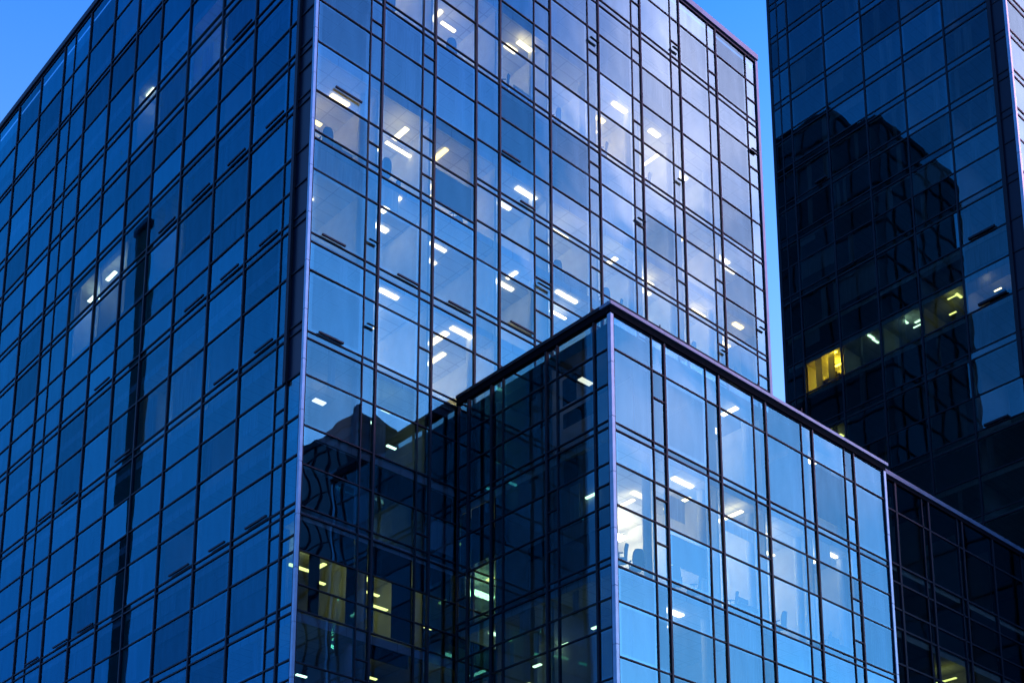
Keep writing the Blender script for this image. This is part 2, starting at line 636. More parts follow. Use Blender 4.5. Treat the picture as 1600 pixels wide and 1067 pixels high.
def chair_meshes():
    if CHAIR:
        return
    # backrest: curved padded shell
    vs, fs = [], []
    nx, nz = 7, 7
    for s in (0, 1):
        for j in range(nz):
            t = j / (nz - 1)
            for i in range(nx):
                a = (i / (nx - 1) - 0.5) * 2
                wd = 0.24 * (0.86 + 0.14 * math.sin(math.pi * min(1, t * 1.2))) * (1 - 0.25 * max(0, t - 0.85) / 0.15)
                vs.append((a * wd, 0.24 - 0.07 * a * a + 0.05 * (1 - t) * t * 4 * -0.4 + (0.05 if s else 0.0) + 0.06 * t, 0.52 + 0.58 * t))
    for s in (0, 1):
        for j in range(nz - 1):
            for i in range(nx - 1):
                q = s * nx * nz + j * nx + i
                fs.append((q, q + 1, q + nx + 1, q + nx))
    o = nx * nz
    for i in range(nx - 1):
        fs.append((i, i + 1, o + i + 1, o + i))
        q = (nz - 1) * nx + i
        fs.append((q, q + 1, o + q + 1, o + q))
    for j in range(nz - 1):
        q = j * nx
        fs.append((q, q + nx, o + q + nx, o + q))
        q = j * nx + nx - 1
        fs.append((q, q + nx, o + q + nx, o + q))
    me = bpy.data.meshes.new('backrest')
    me.from_pydata(vs, [], fs)
    me.materials.append(M['chair'])
    CHAIR['backrest'] = me
    CHAIR['seat'] = mesh_boxes('seat', [((-0.25, -0.24, 0.44), (0.25, 0.24, 0.50)), ((-0.22, -0.26, 0.45), (0.22, 0.26, 0.53))], [M['chair']])
    CHAIR['armrest'] = mesh_boxes('armrest', [((-0.02, -0.15, 0.66), (0.03, 0.15, 0.69)), ((-0.015, -0.02, 0.47), (0.015, 0.02, 0.66))], [M['frame']])
    legs = [((-0.025, -0.025, 0.08), (0.025, 0.025, 0.44))]
    me = mesh_boxes('star_base', legs, [M['frame']])
    import bmesh
    bm = bmesh.new()
    bm.from_mesh(me)
    for k in range(5):
        r = bmesh.ops.create_cube(bm, size=1.0)
        mt = Matrix.Rotation(k * 2 * math.pi / 5, 4, 'Z') @ Matrix.Translation((0.16, 0, 0.07)) @ Matrix.Diagonal((0.30, 0.04, 0.035, 1))
        bmesh.ops.transform(bm, matrix=mt, verts=r['verts'])
        r = bmesh.ops.create_uvsphere(bm, u_segments=8, v_segments=6, radius=0.03)
        mt = Matrix.Rotation(k * 2 * math.pi / 5, 4, 'Z') @ Matrix.Translation((0.30, 0, 0.03))
        bmesh.ops.transform(bm, matrix=mt, verts=r['verts'])
    bm.to_mesh(me)
    bm.free()
    CHAIR['star_base'] = me


def chair(loc, rz, label, group='office chairs seen through the glass'):
    chair_meshes()
    t = empty('office_chair', loc, rz)
    tag(t, label, 'office chair', group)
    for n in ('seat', 'backrest', 'star_base'):
        link(n, CHAIR[n], t)
    for sx in (-1, 1):
        link('armrest', CHAIR['armrest'], t, (0.27 * sx, 0, 0))
    return t


def desk(loc, rz, label, w=1.6):
    t = empty('desk', loc, rz)
    tag(t, label, 'desk', 'desks seen through the glass')
    box('desktop', t, (-w / 2, -0.38, 0.71), (w / 2, 0.38, 0.745), M['desk'])
    for sx in (-1, 1):
        box('leg', t, (sx * (w / 2 - 0.08) - 0.03, -0.34, 0.0), (sx * (w / 2 - 0.08) + 0.03, 0.34, 0.705), M['frame'])
    s = box('monitor', t, (-0.30, -0.02, 0.84), (0.30, 0.015, 1.20), M['chair'])
    box('monitor_stand', t, (-0.03, -0.015, 0.75), (0.03, 0.012, 0.835), M['frame'])
    return t


Z = lambda *a: [round(v + EYE, 3) for v in a]

# ================================================================== ground
me = bpy.data.meshes.new('ground')
me.from_pydata([(-1500, -1500, 0), (1500, -1500, 0), (1500, 1500, 0), (-1500, 1500, 0)], [], [(0, 1, 2, 3)])
me.materials.append(M['ground'])
tag(link('ground', me), kind='structure')

# ================================================================== main tower
W, D = 29.15, 44.0
ROOF = 61.9 + EYE
main = empty('glass_tower', grid(0, 0), RZ)
tag(main, 'large central glass tower with a sharp white-edged corner left of the photo centre', 'office building')
wm = Matrix.Translation(Vector(grid(0, 0))) @ Matrix.Rotation(RZ, 4, 'Z')
fB = Facade(main, 'B', (0, 0, 0), wm)
fA = Facade(main, 'A', (0, 0, 0), wm)
LOWZ = [0.3, 2.3, 4.3, 6.3, 8.3, 10.1, 12.2]
rB_left = Z(59.8, 57.4, 57.05, 55.3, 53.1, 50.85, 48.75, 48.45, 46.7, 44.7, 42.4, 40.55, 40.2, 38.8, 35.93, 35.55, 34.3, 31.65, 31.35, 29.8, 27.7, 26.1, 24.4, 24.08, 22.65, 21.3, 20.3, 18.3, 16.4, 16.1, 14.2, 12.2)
rB_right = Z(59.8, 57.4, 57.05, 55.3, 53.1, 50.85, 48.75, 48.45, 46.8, 44.9, 42.9, 42.6, 40.8, 38.9, 36.5, 36.2, 34.3, 31.65, 31.35, 29.8, 27.7, 26.1, 24.4, 24.08, 22.65, 20.3, 18.3, 16.4, 16.1, 14.2, 12.2)
rA = Z(58.8, 56.3, 56.0, 53.85, 51.4, 50.95, 48.9, 48.45, 46.5, 44.9, 44.55, 42.45, 42.12, 39.95, 38.4, 36.95, 36.6, 34.5, 32.1, 31.75, 29.9, 28.1, 26.5, 24.55, 24.25, 22.6, 20.55, 20.2, 18.4, 16.4, 16.1, 14.2, 12.2)
tail = [LOWZ[i] for i in range(len(LOWZ) - 1, -1, -1)]
rB_left = sorted(rB_left + tail)
rB_right = sorted(rB_right + tail)
rA = sorted(rA + tail)
topz = ROOF - 0.55
cB = [0.10, 2.72, 3.36, 5.50, 6.17, 8.51, 9.92, 12.05, 13.1, 15.65, 16.4, 18.84, 19.5, 21.86, 22.57, 24.92, 25.6, 28.2, 29.05]
tB = [3.36, 6.17, 8.51, 9.92, 13.1, 16.4, 19.5, 22.57, 25.6]
BREAK = 8.51


def rowsB(u):
    return (rB_left if u < BREAK else rB_right) + [topz]


glaze(fB, cB, rowsB, M['glass'], split=0.45, jit=0.4)
mullions(fB, cB, tB, 0.3, topz)
transoms(fB, 0.05, BREAK, rB_left)
transoms(fB, BREAK, W - 0.05, rB_right)
fB.bar('transom', 0.05, W, -0.06, 0.07, topz, topz + 0.10, M['frame'])
cA = [0.10, 1.06, 1.86, 4.62, 7.52, 10.6, 13.5, 16.12, 18.88, 21.8, 23.7, 25.0, 28.0, 31.0, 34.0, 37.0, 40.0, 43.9]
tA = [1.06, 4.62, 7.52, 10.6, 13.5, 16.12, 18.88, 21.8, 25.0, 28.0, 31.0, 34.0]


def darkA(u, z):
    return u < 1.06 and z > 29.8 + EYE


glaze(fA, cA, lambda u: rA + [topz], M['glass_shade_side'], dark=darkA, mt_dark=M['spandrel'], split=0.3, jit=0.28)
mullions(fA, cA, tA, 0.3, topz, wt=0.095)
transoms(fA, 0.05, D - 0.05, rA + [topz + 0.05], w=0.062)
# dark fin beside the corner, ending at the ledge two thirds down
fA.bar('corner_fin', 0.98, 1.16, 0.07, 0.16, 29.8 + EYE, topz, M['frame'])
# corner trims and coping
zc = list(np.arange(0.3, ROOF - 0.6, 2.12))
for i, z0 in enumerate(zc):
    z1 = min(z0 + 2.10, ROOF - 0.55)
    box('corner_trim', main, (-0.06, -0.07, z0), (0.06, 0.06, z1), M['trim'])
fB.bar('corner_trim', W - 0.10, W + 0.10, -0.1, 0.10, 0.3, ROOF - 0.45, M['coping'])
box('coping', main, (-0.12, -0.14, ROOF - 0.34), (W + 0.12, 0.35, ROOF), M['coping'])
box('coping', main, (-0.12, 0.355, ROOF - 0.34), (0.35, D, ROOF), M['frame'])  # dark frame colour paints this coping as the shaded side
box('roof', main, (0.36, 0.36, ROOF - 0.9), (W - 0.1, D - 0.1, ROOF - 0.45), M['roof'])
box('side_wall', main, (W - 0.30, 0.15, 0.1), (W, D, ROOF - 0.92), M['stone'])
box('side_wall', main, (0.2, D - 0.3, 0.1), (W - 0.31, D, ROOF - 0.92), M['stone'])
sM = Z(61.2, 57.2, 52.95, 48.6, 44.6, 40.35, 35.75, 31.5, 27.7, 24.25, 20.25, 16.25, 12.1, 8.2, 4.3, 0.6)[::-1]
box('core_wall', main, (9.3, 9.3, 0.1), (W - 0.9, D - 1.0, ROOF - 1.2), M['core'])
slabs(main, 0, W - 0.3, 0, D - 0.4, sM[:-1])
pB = [3.36, 6.17, 9.92, 13.1, 16.4, 19.5, 22.57, 25.6]
pA = [7.52, 10.6, 13.5, 16.12, 18.88, 21.8, 25.0, 28.0, 31.0, 34.0]
hi = [z for z in sM if z > 15]
partitions(fB, pB, hi, depth=9.2)
partitions(fA, pA, hi)

# lit rooms of the street face: (u0, u1, z, lamp, reach)
LIT_B = [
    (0.2, 3.3, 41, 'l_warm'), (3.4, 6.1, 41, 'l_white'), (6.3, 9.8, 41, 'l_warm'), (10, 13, 41, 'l_dim'), (13.2, 16.3, 41, 'l_white'), (16.5, 19.4, 41, 'l_white'),
    (19.6, 22.5, 41, 'l_white'), (22.7, 25.5, 41, 'l_warm'), (25.7, 28.6, 41, 'l_warm'),
    (3.4, 6.1, 49.5, 'l_white'), (6.3, 9.8, 49.5, 'l_white'), (10, 13, 49.5, 'l_white'), (13.2, 16.3, 49.5, 'l_white'), (16.5, 19.4, 49.5, 'l_warm'),
    (19.6, 22.5, 49.5, 'l_white'), (22.7, 25.5, 49.5, 'l_dim'), 
    (3.4, 6.1, 36.5, 'l_dim'), (6.3, 9.8, 36.5, 'l_dim'), (0.2, 3.3, 36.5, 'l_dim'), (13.2, 16.3, 36.5, 'l_dim'), (10, 13, 36.5, 'l_dim'),
    (16.5, 19.4, 36.5, 'l_warm'), (19.6, 22.5, 36.5, 'l_warm'), (22.7, 25.5, 36.5, 'l_white'),
    (3.4, 6.1, 32, 'l_dim'), (6.3, 9.8, 32, 'l_white'),
    (22.7, 25.5, 45, 'l_warm'), (25.7, 28.6, 45, 'l_dim'), (19.6, 22.5, 45, 'l_dim'),
    (3.4, 6.1, 25.0, 'l_teal'), (0.2, 3.3, 20.4, 'l_green'), (3.4, 6.1, 20.4, 'l_green'),
]
for u0, u1, z, k in LIT_B:
    st = storey_at(sM, z + EYE)
    lamps(fB, u0, u1, st[1], M[k], depths=(0.7, 1.6, 2.6, 3.6), deep=(6.4, 7.9) if z > 30 else (), p=0.75 if z > 30 else 0.35)
for u0, u1, z, k in [(13.6, 16, 49.5, 'l_dim'), (16.2, 18.8, 49.5, 'l_dim'), (16.2, 18.8, 41, 'l_dim'), (18.9, 21.8, 41, 'l_dim')]:
    st = storey_at(sM, z + EYE)
    lamps(fA, u0, u1, st[1], M[k], depths=(0.5, 1.2, 2.5), length=0.9)
def low_lamps(f, rooms, zs, lit, zmin, p):  # dim lamps added in unlit rooms so their blinds glow
    for u0, u1 in rooms:
        for z0, z1 in zip(zs[:-1], zs[1:]):
            m_ = (u0 + u1) / 2
            if z1 < zmin or any(a <= m_ <= b and z0 <= z + EYE < z1 for a, b, z, k in lit):
                continue
            if random.random() < p:
                lamps(f, u0, u1, z1, M['l_low'], depths=(2.2,), length=1.0, w=0.24, p=1.0)


low_lamps(fB, [(0.2, 3.3), (3.4, 6.1), (6.3, 9.8), (10, 13), (13.2, 16.3), (16.5, 19.4), (19.6, 22.5), (22.7, 25.5), (25.7, 28.6)], hi, LIT_B, 31 + EYE, 0.2)
low_lamps(fA, [(4.7, 7.4), (7.6, 10.5), (10.7, 13.4), (16.2, 18.8), (18.9, 21.7), (21.9, 24.9)], hi, [], 16, 0.12)
for z0, z1 in zip(hi[:-1], hi[1:]):          # screens added to block the corner rooms' lamp light from this face
    if 34 < z0 < 44 or 21 < z0 < 23:
        fA.bar('partition_or_screen', 1.12, 10.5, -0.42, -0.30, z0 + 0.03, z1 - 0.33, M['core'])
for u in (2.95, 8.9, 12.6, 15.95, 19.2, 22.3, 25.3):
    for z0, z1 in zip(hi[:-1], hi[1:]):
        if random.random() < 0.8:
            pillar(fB, u, z0 + 0.03, z1 - 0.33)
# dark panels added behind the glass to cover lamps and lit walls
wideB = [(a, b) for a, b in zip(cB[:-1], cB[1:]) if b - a > 1.2]
litB = {(round(u0), z) for u0, u1, z, k in LIT_B}
for a_, b_ in ((0.10, 2.72), (2.72, 3.36), (3.36, 5.5), (5.5, 6.17), (6.17, 7.5)):
    blind(fB, a_ - 0.04, b_ + 0.04, 22.68 + EYE, 23.95 + EYE, d=0.14, m='dark_cover')
    blind(fB, a_ - 0.04, b_ + 0.04, 26.2 + EYE, 27.3 + EYE, d=0.14, m='dark_cover')
for a_, b_ in ((0.62, 1.25), (2.3, 2.9), (3.3, 3.75), (4.45, 5.6)):  # more added dark panels, breaking up the lit room glow
    blind(fB, a_, b_, 20.45 + EYE, 22.72 + EYE, d=0.17, m='dark_cover')
for u_, z_, k_ in ((4.9, 28.9, 'l_teal'), (3.75, 29.6, 'l_teal'), (4.6, 30.4, 'l_green'), (6.9, 21.7, 'l_green'), (4.2, 18.9, 'l_green'), (6.4, 18.6, 'l_green'), (1.0, 18.2, 'l_teal')):
    fB.bar('hanging_or_fill_light', u_ - 0.22, u_ + 0.22, -0.95, -0.83, z_ + EYE, z_ + EYE + 0.05, M[k_])
for u_, d_, z_ in ((0.9, 0.8, 22.35), (1.9, 1.4, 22.35), (4.1, 0.9, 22.35), (5.2, 1.8, 22.35)):
    fB.bar('hanging_or_fill_light', u_ - 0.35, u_ + 0.35, -d_ - 0.07, -d_ + 0.07, z_ + EYE, z_ + EYE + 0.05, M['l_green'])


def isl(u, z):
    return any(u0 - 0.3 <= u <= u1 + 0.3 and (storey_at(sM, zz + EYE) or (0, 0))[0] <= z < (storey_at(sM, zz + EYE) or (0, 0))[1] for u0, u1, zz, k in LIT_B)


dress(fB, cB[:5] + [BREAK], rB_left + [topz], sM, 0.50, 0.28, 17, isl)
dress(fB, cB[5:], rB_right + [topz], sM, 0.50, 0.28, 17, isl)
dress(fA, cA[:14], rA + [topz], sM, 0.40, 0.34, 17)

# vent hoods: short dark bars just above the double transoms
for u0, u1, z, f in [
    (0.6, 1.7, 35.97, fB), (4.3, 5.4, 35.97, fB), (7.0, 8.2, 35.97, fB), (0.6, 1.75, 31.7, fB), (10.5, 11.9, 36.6, fB), (10.0, 11.1, 44.95, fB),
    (1.0, 2.3, 42.95, fB), (11.1, 12.0, 42.95, fB), (2.0, 3.3, 42.5, fA), (4.9, 6.3, 42.5, fA), (7.8, 9.3, 42.5, fA), (10.8, 12.3, 42.5, fA), (2.1, 3.4, 37.0, fA), (5.0, 6.4, 37.0, fA),
    (7.8, 9.4, 37.0, fA), (16.4, 17.9, 37.0, fA), (19.2, 20.7, 32.15, fA), (2.1, 3.4, 32.15, fA), (5.0, 6.5, 32.15, fA), (13.7, 15.2, 32.15, fA), (2.0, 3.5, 24.6, fA), (5.0, 6.2, 24.6, fA),
    (7.8, 9.4, 24.6, fA), (16.3, 17.8, 24.6, fA), (13.7, 15, 20.6, fA), (18.9, 20.4, 24.6, fA), (21.9, 23.3, 32.15, fA), (4.9, 6.4, 48.95, fA), (22, 23.4, 24.6, fA)]:
    f.bar('vent_hood', u0, u1, 0.05, 0.13, z + EYE + 0.03, z + EYE + 0.10, M['frame'])
# small top-hung vents standing ajar in the narrow bays
for u0, u1, z in [(22.57 - 0.68, 22.5, 57.9), (8.6, 9.85, 53.9), (18.86, 19.45, 46.1), (15.7, 16.35, 54.6), (22, 22.5, 50), (21.9, 22.5, 36.9), (25.0, 25.5, 38.2), (25.0, 25.5, 41.5),
                  (28.3, 28.9, 55.3), (28.3, 28.9, 44.3), (21.9, 22.5, 39.9), (12.1, 13.0, 39.3), (2.8, 3.3, 36.9), (2.8, 3.3, 33.1), (5.6, 6.1, 51.6)]:
    f = fB
    f.bar('open_vent', u0 + 0.02, u1 - 0.02, 0.07, 0.20, z + EYE, z + EYE + 0.025, M['frame'], tilt=R(14))

# ================================================================== low block in front
KR, KL = 7.59, -8.785
KW, KD = 17.8, 8.70
KROOF = 31.75 + EYE
blk = empty('low_glass_block', grid(KR, KL), RZ)
tag(blk, 'lower glass block with pale metal roof edge, jutting out before the central tower', 'office building')
wk = Matrix.Translation(Vector(grid(KR, KL))) @ Matrix.Rotation(RZ, 4, 'Z')
kB = Facade(blk, 'B', (0, 0, 0), wk)
kA = Facade(blk, 'A', (0, 0, 0), wk)
ktop = KROOF - 0.34
rK = sorted(Z(30.0, 27.0, 26.72, 25.38, 23.75, 21.66, 21.38, 20.05, 17.98, 16.9, 16.6, 15, 13) + [0.3, 2.5, 4.5, 6.5, 8.5, 10.5, 12.5])
rKa = sorted(Z(30.0, 28.57, 27.1, 26.82, 25.42, 23.78, 21.72, 21.45, 20.2, 19.1, 17.2, 16.9, 15, 13) + [0.3, 2.5, 4.5, 6.5, 8.5, 10.5, 12.5])
cK = [0.12, 2.22, 2.93, 5.37, 6.16, 8.35, 9.15, 11.6, 12.38, 14.7, 15.4, 17.72]
tK = [2.93, 6.16, 9.15, 12.38, 15.4]
cKa = [0.12, 0.83, 2.83, 3.42, 5.92, 6.61, 8.02, 8.68]
tKa = [0.83, 3.42, 6.61, 8.02]
glaze(kB, cK, lambda u: rK + [ktop], M['glass'], split=0.45, jit=0.4)
mullions(kB, cK, tK, 0.3, ktop)
transoms(kB, 0.1, KW - 0.1, rK)
glaze(kA, cKa, lambda u: rKa + [ktop], M['glass_shaded'], split=0.3, jit=0.25)
mullions(kA, cKa, tKa, 0.3, ktop)
transoms(kA, 0.1, KD, rKa)
for i, z0 in enumerate(np.arange(0.3, KROOF - 0.6, 2.2)):
    box('corner_trim', blk, (-0.06, -0.07, z0), (0.09, 0.10, min(z0 + 2.18, KROOF - 0.36)), M['trim'])
for i, z0 in enumerate(np.arange(0.3, KROOF - 0.6, 3.3)):
    box('corner_trim', blk, (KW - 0.10, -0.09, z0), (KW + 0.06, 0.10, min(z0 + 3.27, KROOF - 0.36)), M['trim'])
u = -0.16
while u < KW + 0.1:                          # coping in lengths, each with its joint
    v = min(u + 2.97, KW + 0.16)
    box('coping', blk, (u, -0.18, KROOF - 0.08), (v - 0.012, 0.40, KROOF + 0.06), M['coping'])
    u += 2.97
box('coping', blk, (-0.16, 0.41, KROOF - 0.08), (0.4, KD, KROOF + 0.06), M['frame'])  # near-black colour stands for shade on the left coping
box('coping_shade', blk, (-0.10, -0.10, KROOF - 0.335), (KW + 0.04, -0.02, KROOF - 0.10), M['shade_black'])
box('coping_shade', blk, (-0.10, 0.0, KROOF - 0.335), (0.02, KD, KROOF - 0.10), M['shade_black'])
box('roof', blk, (0.42, 0.42, KROOF - 0.8), (KW - 0.1, KD - 0.02, KROOF - 0.3), M['roof'])
box('side_wall', blk, (KW - 0.2, 0.12, 0.1), (KW, KD - 0.02, KROOF - 0.82), M['stone'])
sK = Z(31.1, 26.85, 21.5, 16.8, 12.5, 8.3, 4.2, 0.6)[::-1]
slabs(blk, 0, KW - 0.2, 0, KD, sK[:-1])
box('core_wall', blk, (7.6, 7.6, 0.1), (KW - 0.3, KD - 0.1, KROOF - 0.9), M['core'])
partitions(kB, [3.0, 6.2, 9.2, 12.4, 15.4], [z for z in sK if z > 12], depth=7.5, p=0.8)
partitions(kA, [3.45, 6.6], [z for z in sK if z > 12], depth=2.4, p=0.8)
LIT_K = [(0.3, 2.9, 22, 'l_dim'), (3.1, 6.0, 22, 'l_white'), (6.3, 9, 22, 'l_white'), (9.3, 12.2, 22, 'l_white'), (12.5, 15.2, 22, 'l_dim'), (15.5, 17.4, 27.5, 'l_white'),
         (3.1, 6.0, 17, 'l_dim'), (12.5, 15.2, 27.5, 'l_dim'), (6.3, 9, 27.5, 'l_dim'), (15.5, 17.4, 17, 'l_dim')]
for u0, u1, z, k in LIT_K:
    st = storey_at(sK, z + EYE)
    lamps(kB, u0, u1, st[1], M[k], depths=(0.7, 1.4, 2.3, 3.2), deep=(4.7,) if k != 'l_dim' else (), p=0.8)
for u0, u1, z, k in [(6.7, 8.4, 22, 'l_green'), (6.7, 8.4, 17, 'l_teal')]:
    st = storey_at(sK, z + EYE)
    lamps(kA, u0, u1, st[1], M[k], depths=(0.9, 2.0), length=1.0)
low_lamps(kB, [(0.3, 2.9), (3.1, 6.0), (6.3, 9), (9.3, 12.2), (12.5, 15.2), (15.5, 17.4)], sK, LIT_K, 12, 0.25)
kA.bar('partition_or_screen', 0.2, 6.6, -0.42, -0.30, 21.5 + EYE + 0.03, 26.85 + EYE - 0.33, M['core'])  # screen added to keep the front rooms' lamp light off this face
for u_, z_, k_ in ((3.1, 19.4, 'l_teal'), (4.6, 19.0, 'l_teal'), (5.2, 18.4, 'l_green'), (7.1, 18.6, 'l_green'), (1.5, 19.6, 'l_teal'), (7.3, 23.4, 'l_green')):
    kA.bar('hanging_or_fill_light', u_ - 0.2, u_ + 0.2, -0.62, -0.5, z_ + EYE, z_ + EYE + 0.05, M[k_])
blind(kA, 5.86, 6.66, 24.1 + EYE, 26.5 + EYE, d=0.14, m='dark_cover')  # dark panels added to hide the lit upper part of this room
blind(kA, 6.56, 8.07, 24.1 + EYE, 26.5 + EYE, d=0.14, m='dark_cover')
blind(kA, 7.97, 8.7, 24.1 + EYE, 26.5 + EYE, d=0.14, m='dark_cover')
kA.bar('hanging_or_fill_light', 1.1, 1.6, -0.28, -0.18, 24.6 + EYE, 24.66 + EYE, M['l_teal'])
for u in (2.6, 5.8, 8.8, 12.0, 15.1):
    for z0, z1 in zip(sK[2:-1], sK[3:]):
        pillar(kB, u, z0 + 0.03, z1 - 0.33)
def islk(u, z):
    return any(u0 - 0.3 <= u <= u1 + 0.3 and storey_at(sK, zz + EYE)[0] <= z < storey_at(sK, zz + EYE)[1] for u0, u1, zz, k in LIT_K)


dress(kB, cK, rK + [ktop], sK, 0.42, 0.28, 14, islk)
dress(kA, cKa, rKa + [ktop], sK, 0.35, 0.4, 14)
for u in (2.75, 8.75, 11.72):                # short rods standing on the coping joints
    kB.bar('roof_rod', u, u + 0.035, -0.02, 0.02, KROOF + 0.065, KROOF + 0.40, M['frame'])

# ================================================================== right-hand tower
TR, TL = 51.9, -3.97
TW, TD = 26.0, 19.25
TROOF = 112.0
rt = empty('glass_tower', grid(TR, TL), RZ)
tag(rt, 'shaded glass tower at the right edge of the photo mirroring a shadowy building', 'office building')
wt_ = Matrix.Translation(Vector(grid(TR, TL))) @ Matrix.Rotation(RZ, 4, 'Z')
tA_ = Facade(rt, 'A', (0, 0, 0), wt_)
tB_ = Facade(rt, 'B', (0, 0, 0), wt_)
rTd = [99.6, 96.55, 93.5, 90.45, 87.4, 84.35, 81.25, 78.2, 75.2, 72.05, 69.1, 64.2, 52.9, 47.2, 41.4]
rTs = [66.9, 61.15, 58.8, 56.0, 49.95, 44.4, 38.5, 35.5, 32.5]
rT = sorted([z + EYE + s * 0.27 for z in rTd for s in (-1, 1)] + [z + EYE for z in rTs] + [3.0, 8.0, 13.0, 18.0, 23.0, 28.0] + [102.0 + EYE, 105.0 + EYE])
cT = [0.14, 1.05, 4.57, 7.86, 11.05, 14.31, 17.5, 18.42, 19.1]
thT = [1.05, 4.57, 7.86, 11.05, 14.31, 17.5]
glaze(tA_, cT, lambda u: rT, M['glass_shaded'], dark=lambda u, z: u < 1.0 and z > 51.6, mt_dark=M['spandrel'], split=0.0, jit=0.35)
mullions(tA_, cT, thT, 0.3, TROOF - 1, wt=0.11, wn=0.07)
transoms(tA_, 0.1, TD - 0.05, rT, w=0.09)
tA_.bar('corner_fin', 0.96, 1.22, 0.07, 0.18, 51.6, TROOF - 1, M['frame'])
cT2 = [0.14, 3.3, 4.1, 7.2, 8.0, 11.1, 11.9, 15, 18, 21, 25.8]
glaze(tB_, cT2, lambda u: rT, M['glass'], split=0, jit=0.22)
mullions(tB_, cT2, [4.1, 8.0], 0.3, TROOF - 1)
transoms(tB_, 0.1, TW - 0.1, rT, w=0.10)
for z0 in np.arange(0.3, TROOF - 1, 6.1):
    box('corner_trim', rt, (-0.08, -0.10, z0), (0.13, 0.10, min(z0 + 6.07, TROOF - 1)), M['trim'])
box('corner_trim', rt, (-0.05, TD - 0.12, 0.3), (0.12, TD + 0.05, TROOF - 1), M['frame'])
box('coping', rt, (-0.15, -0.15, TROOF - 0.9), (TW, TD + 0.1, TROOF), M['coping'])
box('side_wall', rt, (TW - 0.2, 0.15, 0.1), (TW, TD - 0.01, TROOF - 1), M['stone'])
box('side_wall', rt, (0.15, TD - 0.2, 0.1), (TW - 0.21, TD, TROOF - 1), M['stone'])
sT = [z + EYE for z in (99.6, 96.5, 93.4, 90.4, 87.3, 84.3, 81.2, 78.1, 75.1, 72.0, 69.0, 64.15, 61.1, 58.75, 55.95, 52.85, 47.15, 44.3, 41.35, 38.4, 32.4, 26, 20, 14, 8, 1)][::-1]
slabs(rt, 0, TW - 0.2, 0, TD - 0.2, sT)
box('core_wall', rt, (5.0, 0.9, 0.1), (TW - 1, TD - 1, TROOF - 1.5), M['core'])
partitions(tA_, [4.57, 7.86, 11.05, 14.31, 17.5], [z for z in sT if z > 38], depth=4.8, p=0.85)
LIT_T = [(14.5, 17.3, 56.4, 'l_yellow'), (11.2, 14.1, 56.4, 'l_teal'), (4.7, 7.7, 56.4, 'l_green'), (1.2, 4.4, 56.4, 'l_dim'), (7.9, 10.9, 56.4, 'l_teal'),
         (14.5, 17.3, 48.5, 'l_green')]
for u0, u1, z, k in LIT_T:
    st = storey_at(sT, z + EYE)
    lamps(tA_, u0, u1, st[1], M[k], depths=(0.4, 0.9, 1.6), length=0.8, p=0.95, deep=(3.6,) if k == 'l_yellow' else (), w=0.16)
dress(tA_, cT, rT, sT, 0.3, 0.4, 42)
for u0, u1, z in [(2.0, 3.9, 61.2), (1.6, 3.6, 56.1), (2.2, 3.9, 47.5), (14.6, 15.6, 72.4)]:
    tA_.bar('vent_hood', u0, u1, 0.06, 0.24, z + EYE + 0.04, z + EYE + 0.18, M['frame'])

# ================================================================== link building
LR, LL = KR + KW + 0.10, -3.0
LW = TR - LR - 0.05
LROOF = 37.2 + EYE
lk = empty('link_building', grid(LR, LL), RZ)
tag(lk, 'dark low glass link building between the front block and the right-hand tower', 'office building')
wl = Matrix.Translation(Vector(grid(LR, LL))) @ Matrix.Rotation(RZ, 4, 'Z')
lB = Facade(lk, 'B', (0, 0, 0), wl)
o_ = LR
cL = [v - o_ for v in (25.6, 29.0, 32.2, 35.75, 38.35, 39.0, 42.0, 42.5, 45.85, 49.2)] + [LW]
rL = sorted(Z(35.05, 31.95, 30.9, 29.4, 28.3, 26.3, 24.6, 22.5, 20) + [0.3, 3, 6, 9, 12, 15, 18])
ltop = LROOF - 0.45
glaze(lB, cL, lambda u: rL + [ltop], M['glass_shaded'], split=0, jit=0.25)
mullions(lB, cL, [35.75 - o_, 39.0 - o_, 42.5 - o_, 45.85 - o_], 0.3, ltop, wt=0.16, wn=0.09)
transoms(lB, 0.1, LW, rL, w=0.10)
box('coping', lk, (-0.05, -0.16, LROOF - 0.25), (LW, 0.3, LROOF), M['coping'])
box('coping_shade', lk, (0, -0.08, LROOF - 0.46), (LW, 0.1, LROOF - 0.26), M['shade_black'])
box('roof', lk, (0, 0.31, LROOF - 0.5), (LW, 12.0, LROOF - 0.1), M['roof'])
box('side_wall', lk, (LW * 0.15, 11.8, 0.1), (LW, 12.0, LROOF - 0.52), M['stone'])
sL = Z(36.4, 31.95, 28.2, 24.5, 20, 16, 12, 8, 4, 0.5)[::-1]
slabs(lk, 0, LW, 0, 11.5, sL[:-1])
box('core_wall', lk, (0.1, 5.6, 0.1), (LW, 11.5, LROOF - 0.6), M['core'])
partitions(lB, [cL[3], cL[5], cL[7], cL[8]], [z for z in sL if z > 18], depth=5.3, p=0.9)
for u0, u1, z, k in [(cL[5] + 0.2, cL[7] - 0.2, 25, 'l_green'), (cL[7] + 0.2, cL[8] - 0.2, 25, 'l_green'), (cL[7] + 0.2, cL[8] - 0.2, 21, 'l_green')]:
    st = storey_at(sL, z + EYE)
    lamps(lB, u0, u1, st[1], M[k], depths=(0.8, 2.4, 4.0), length=1.8)

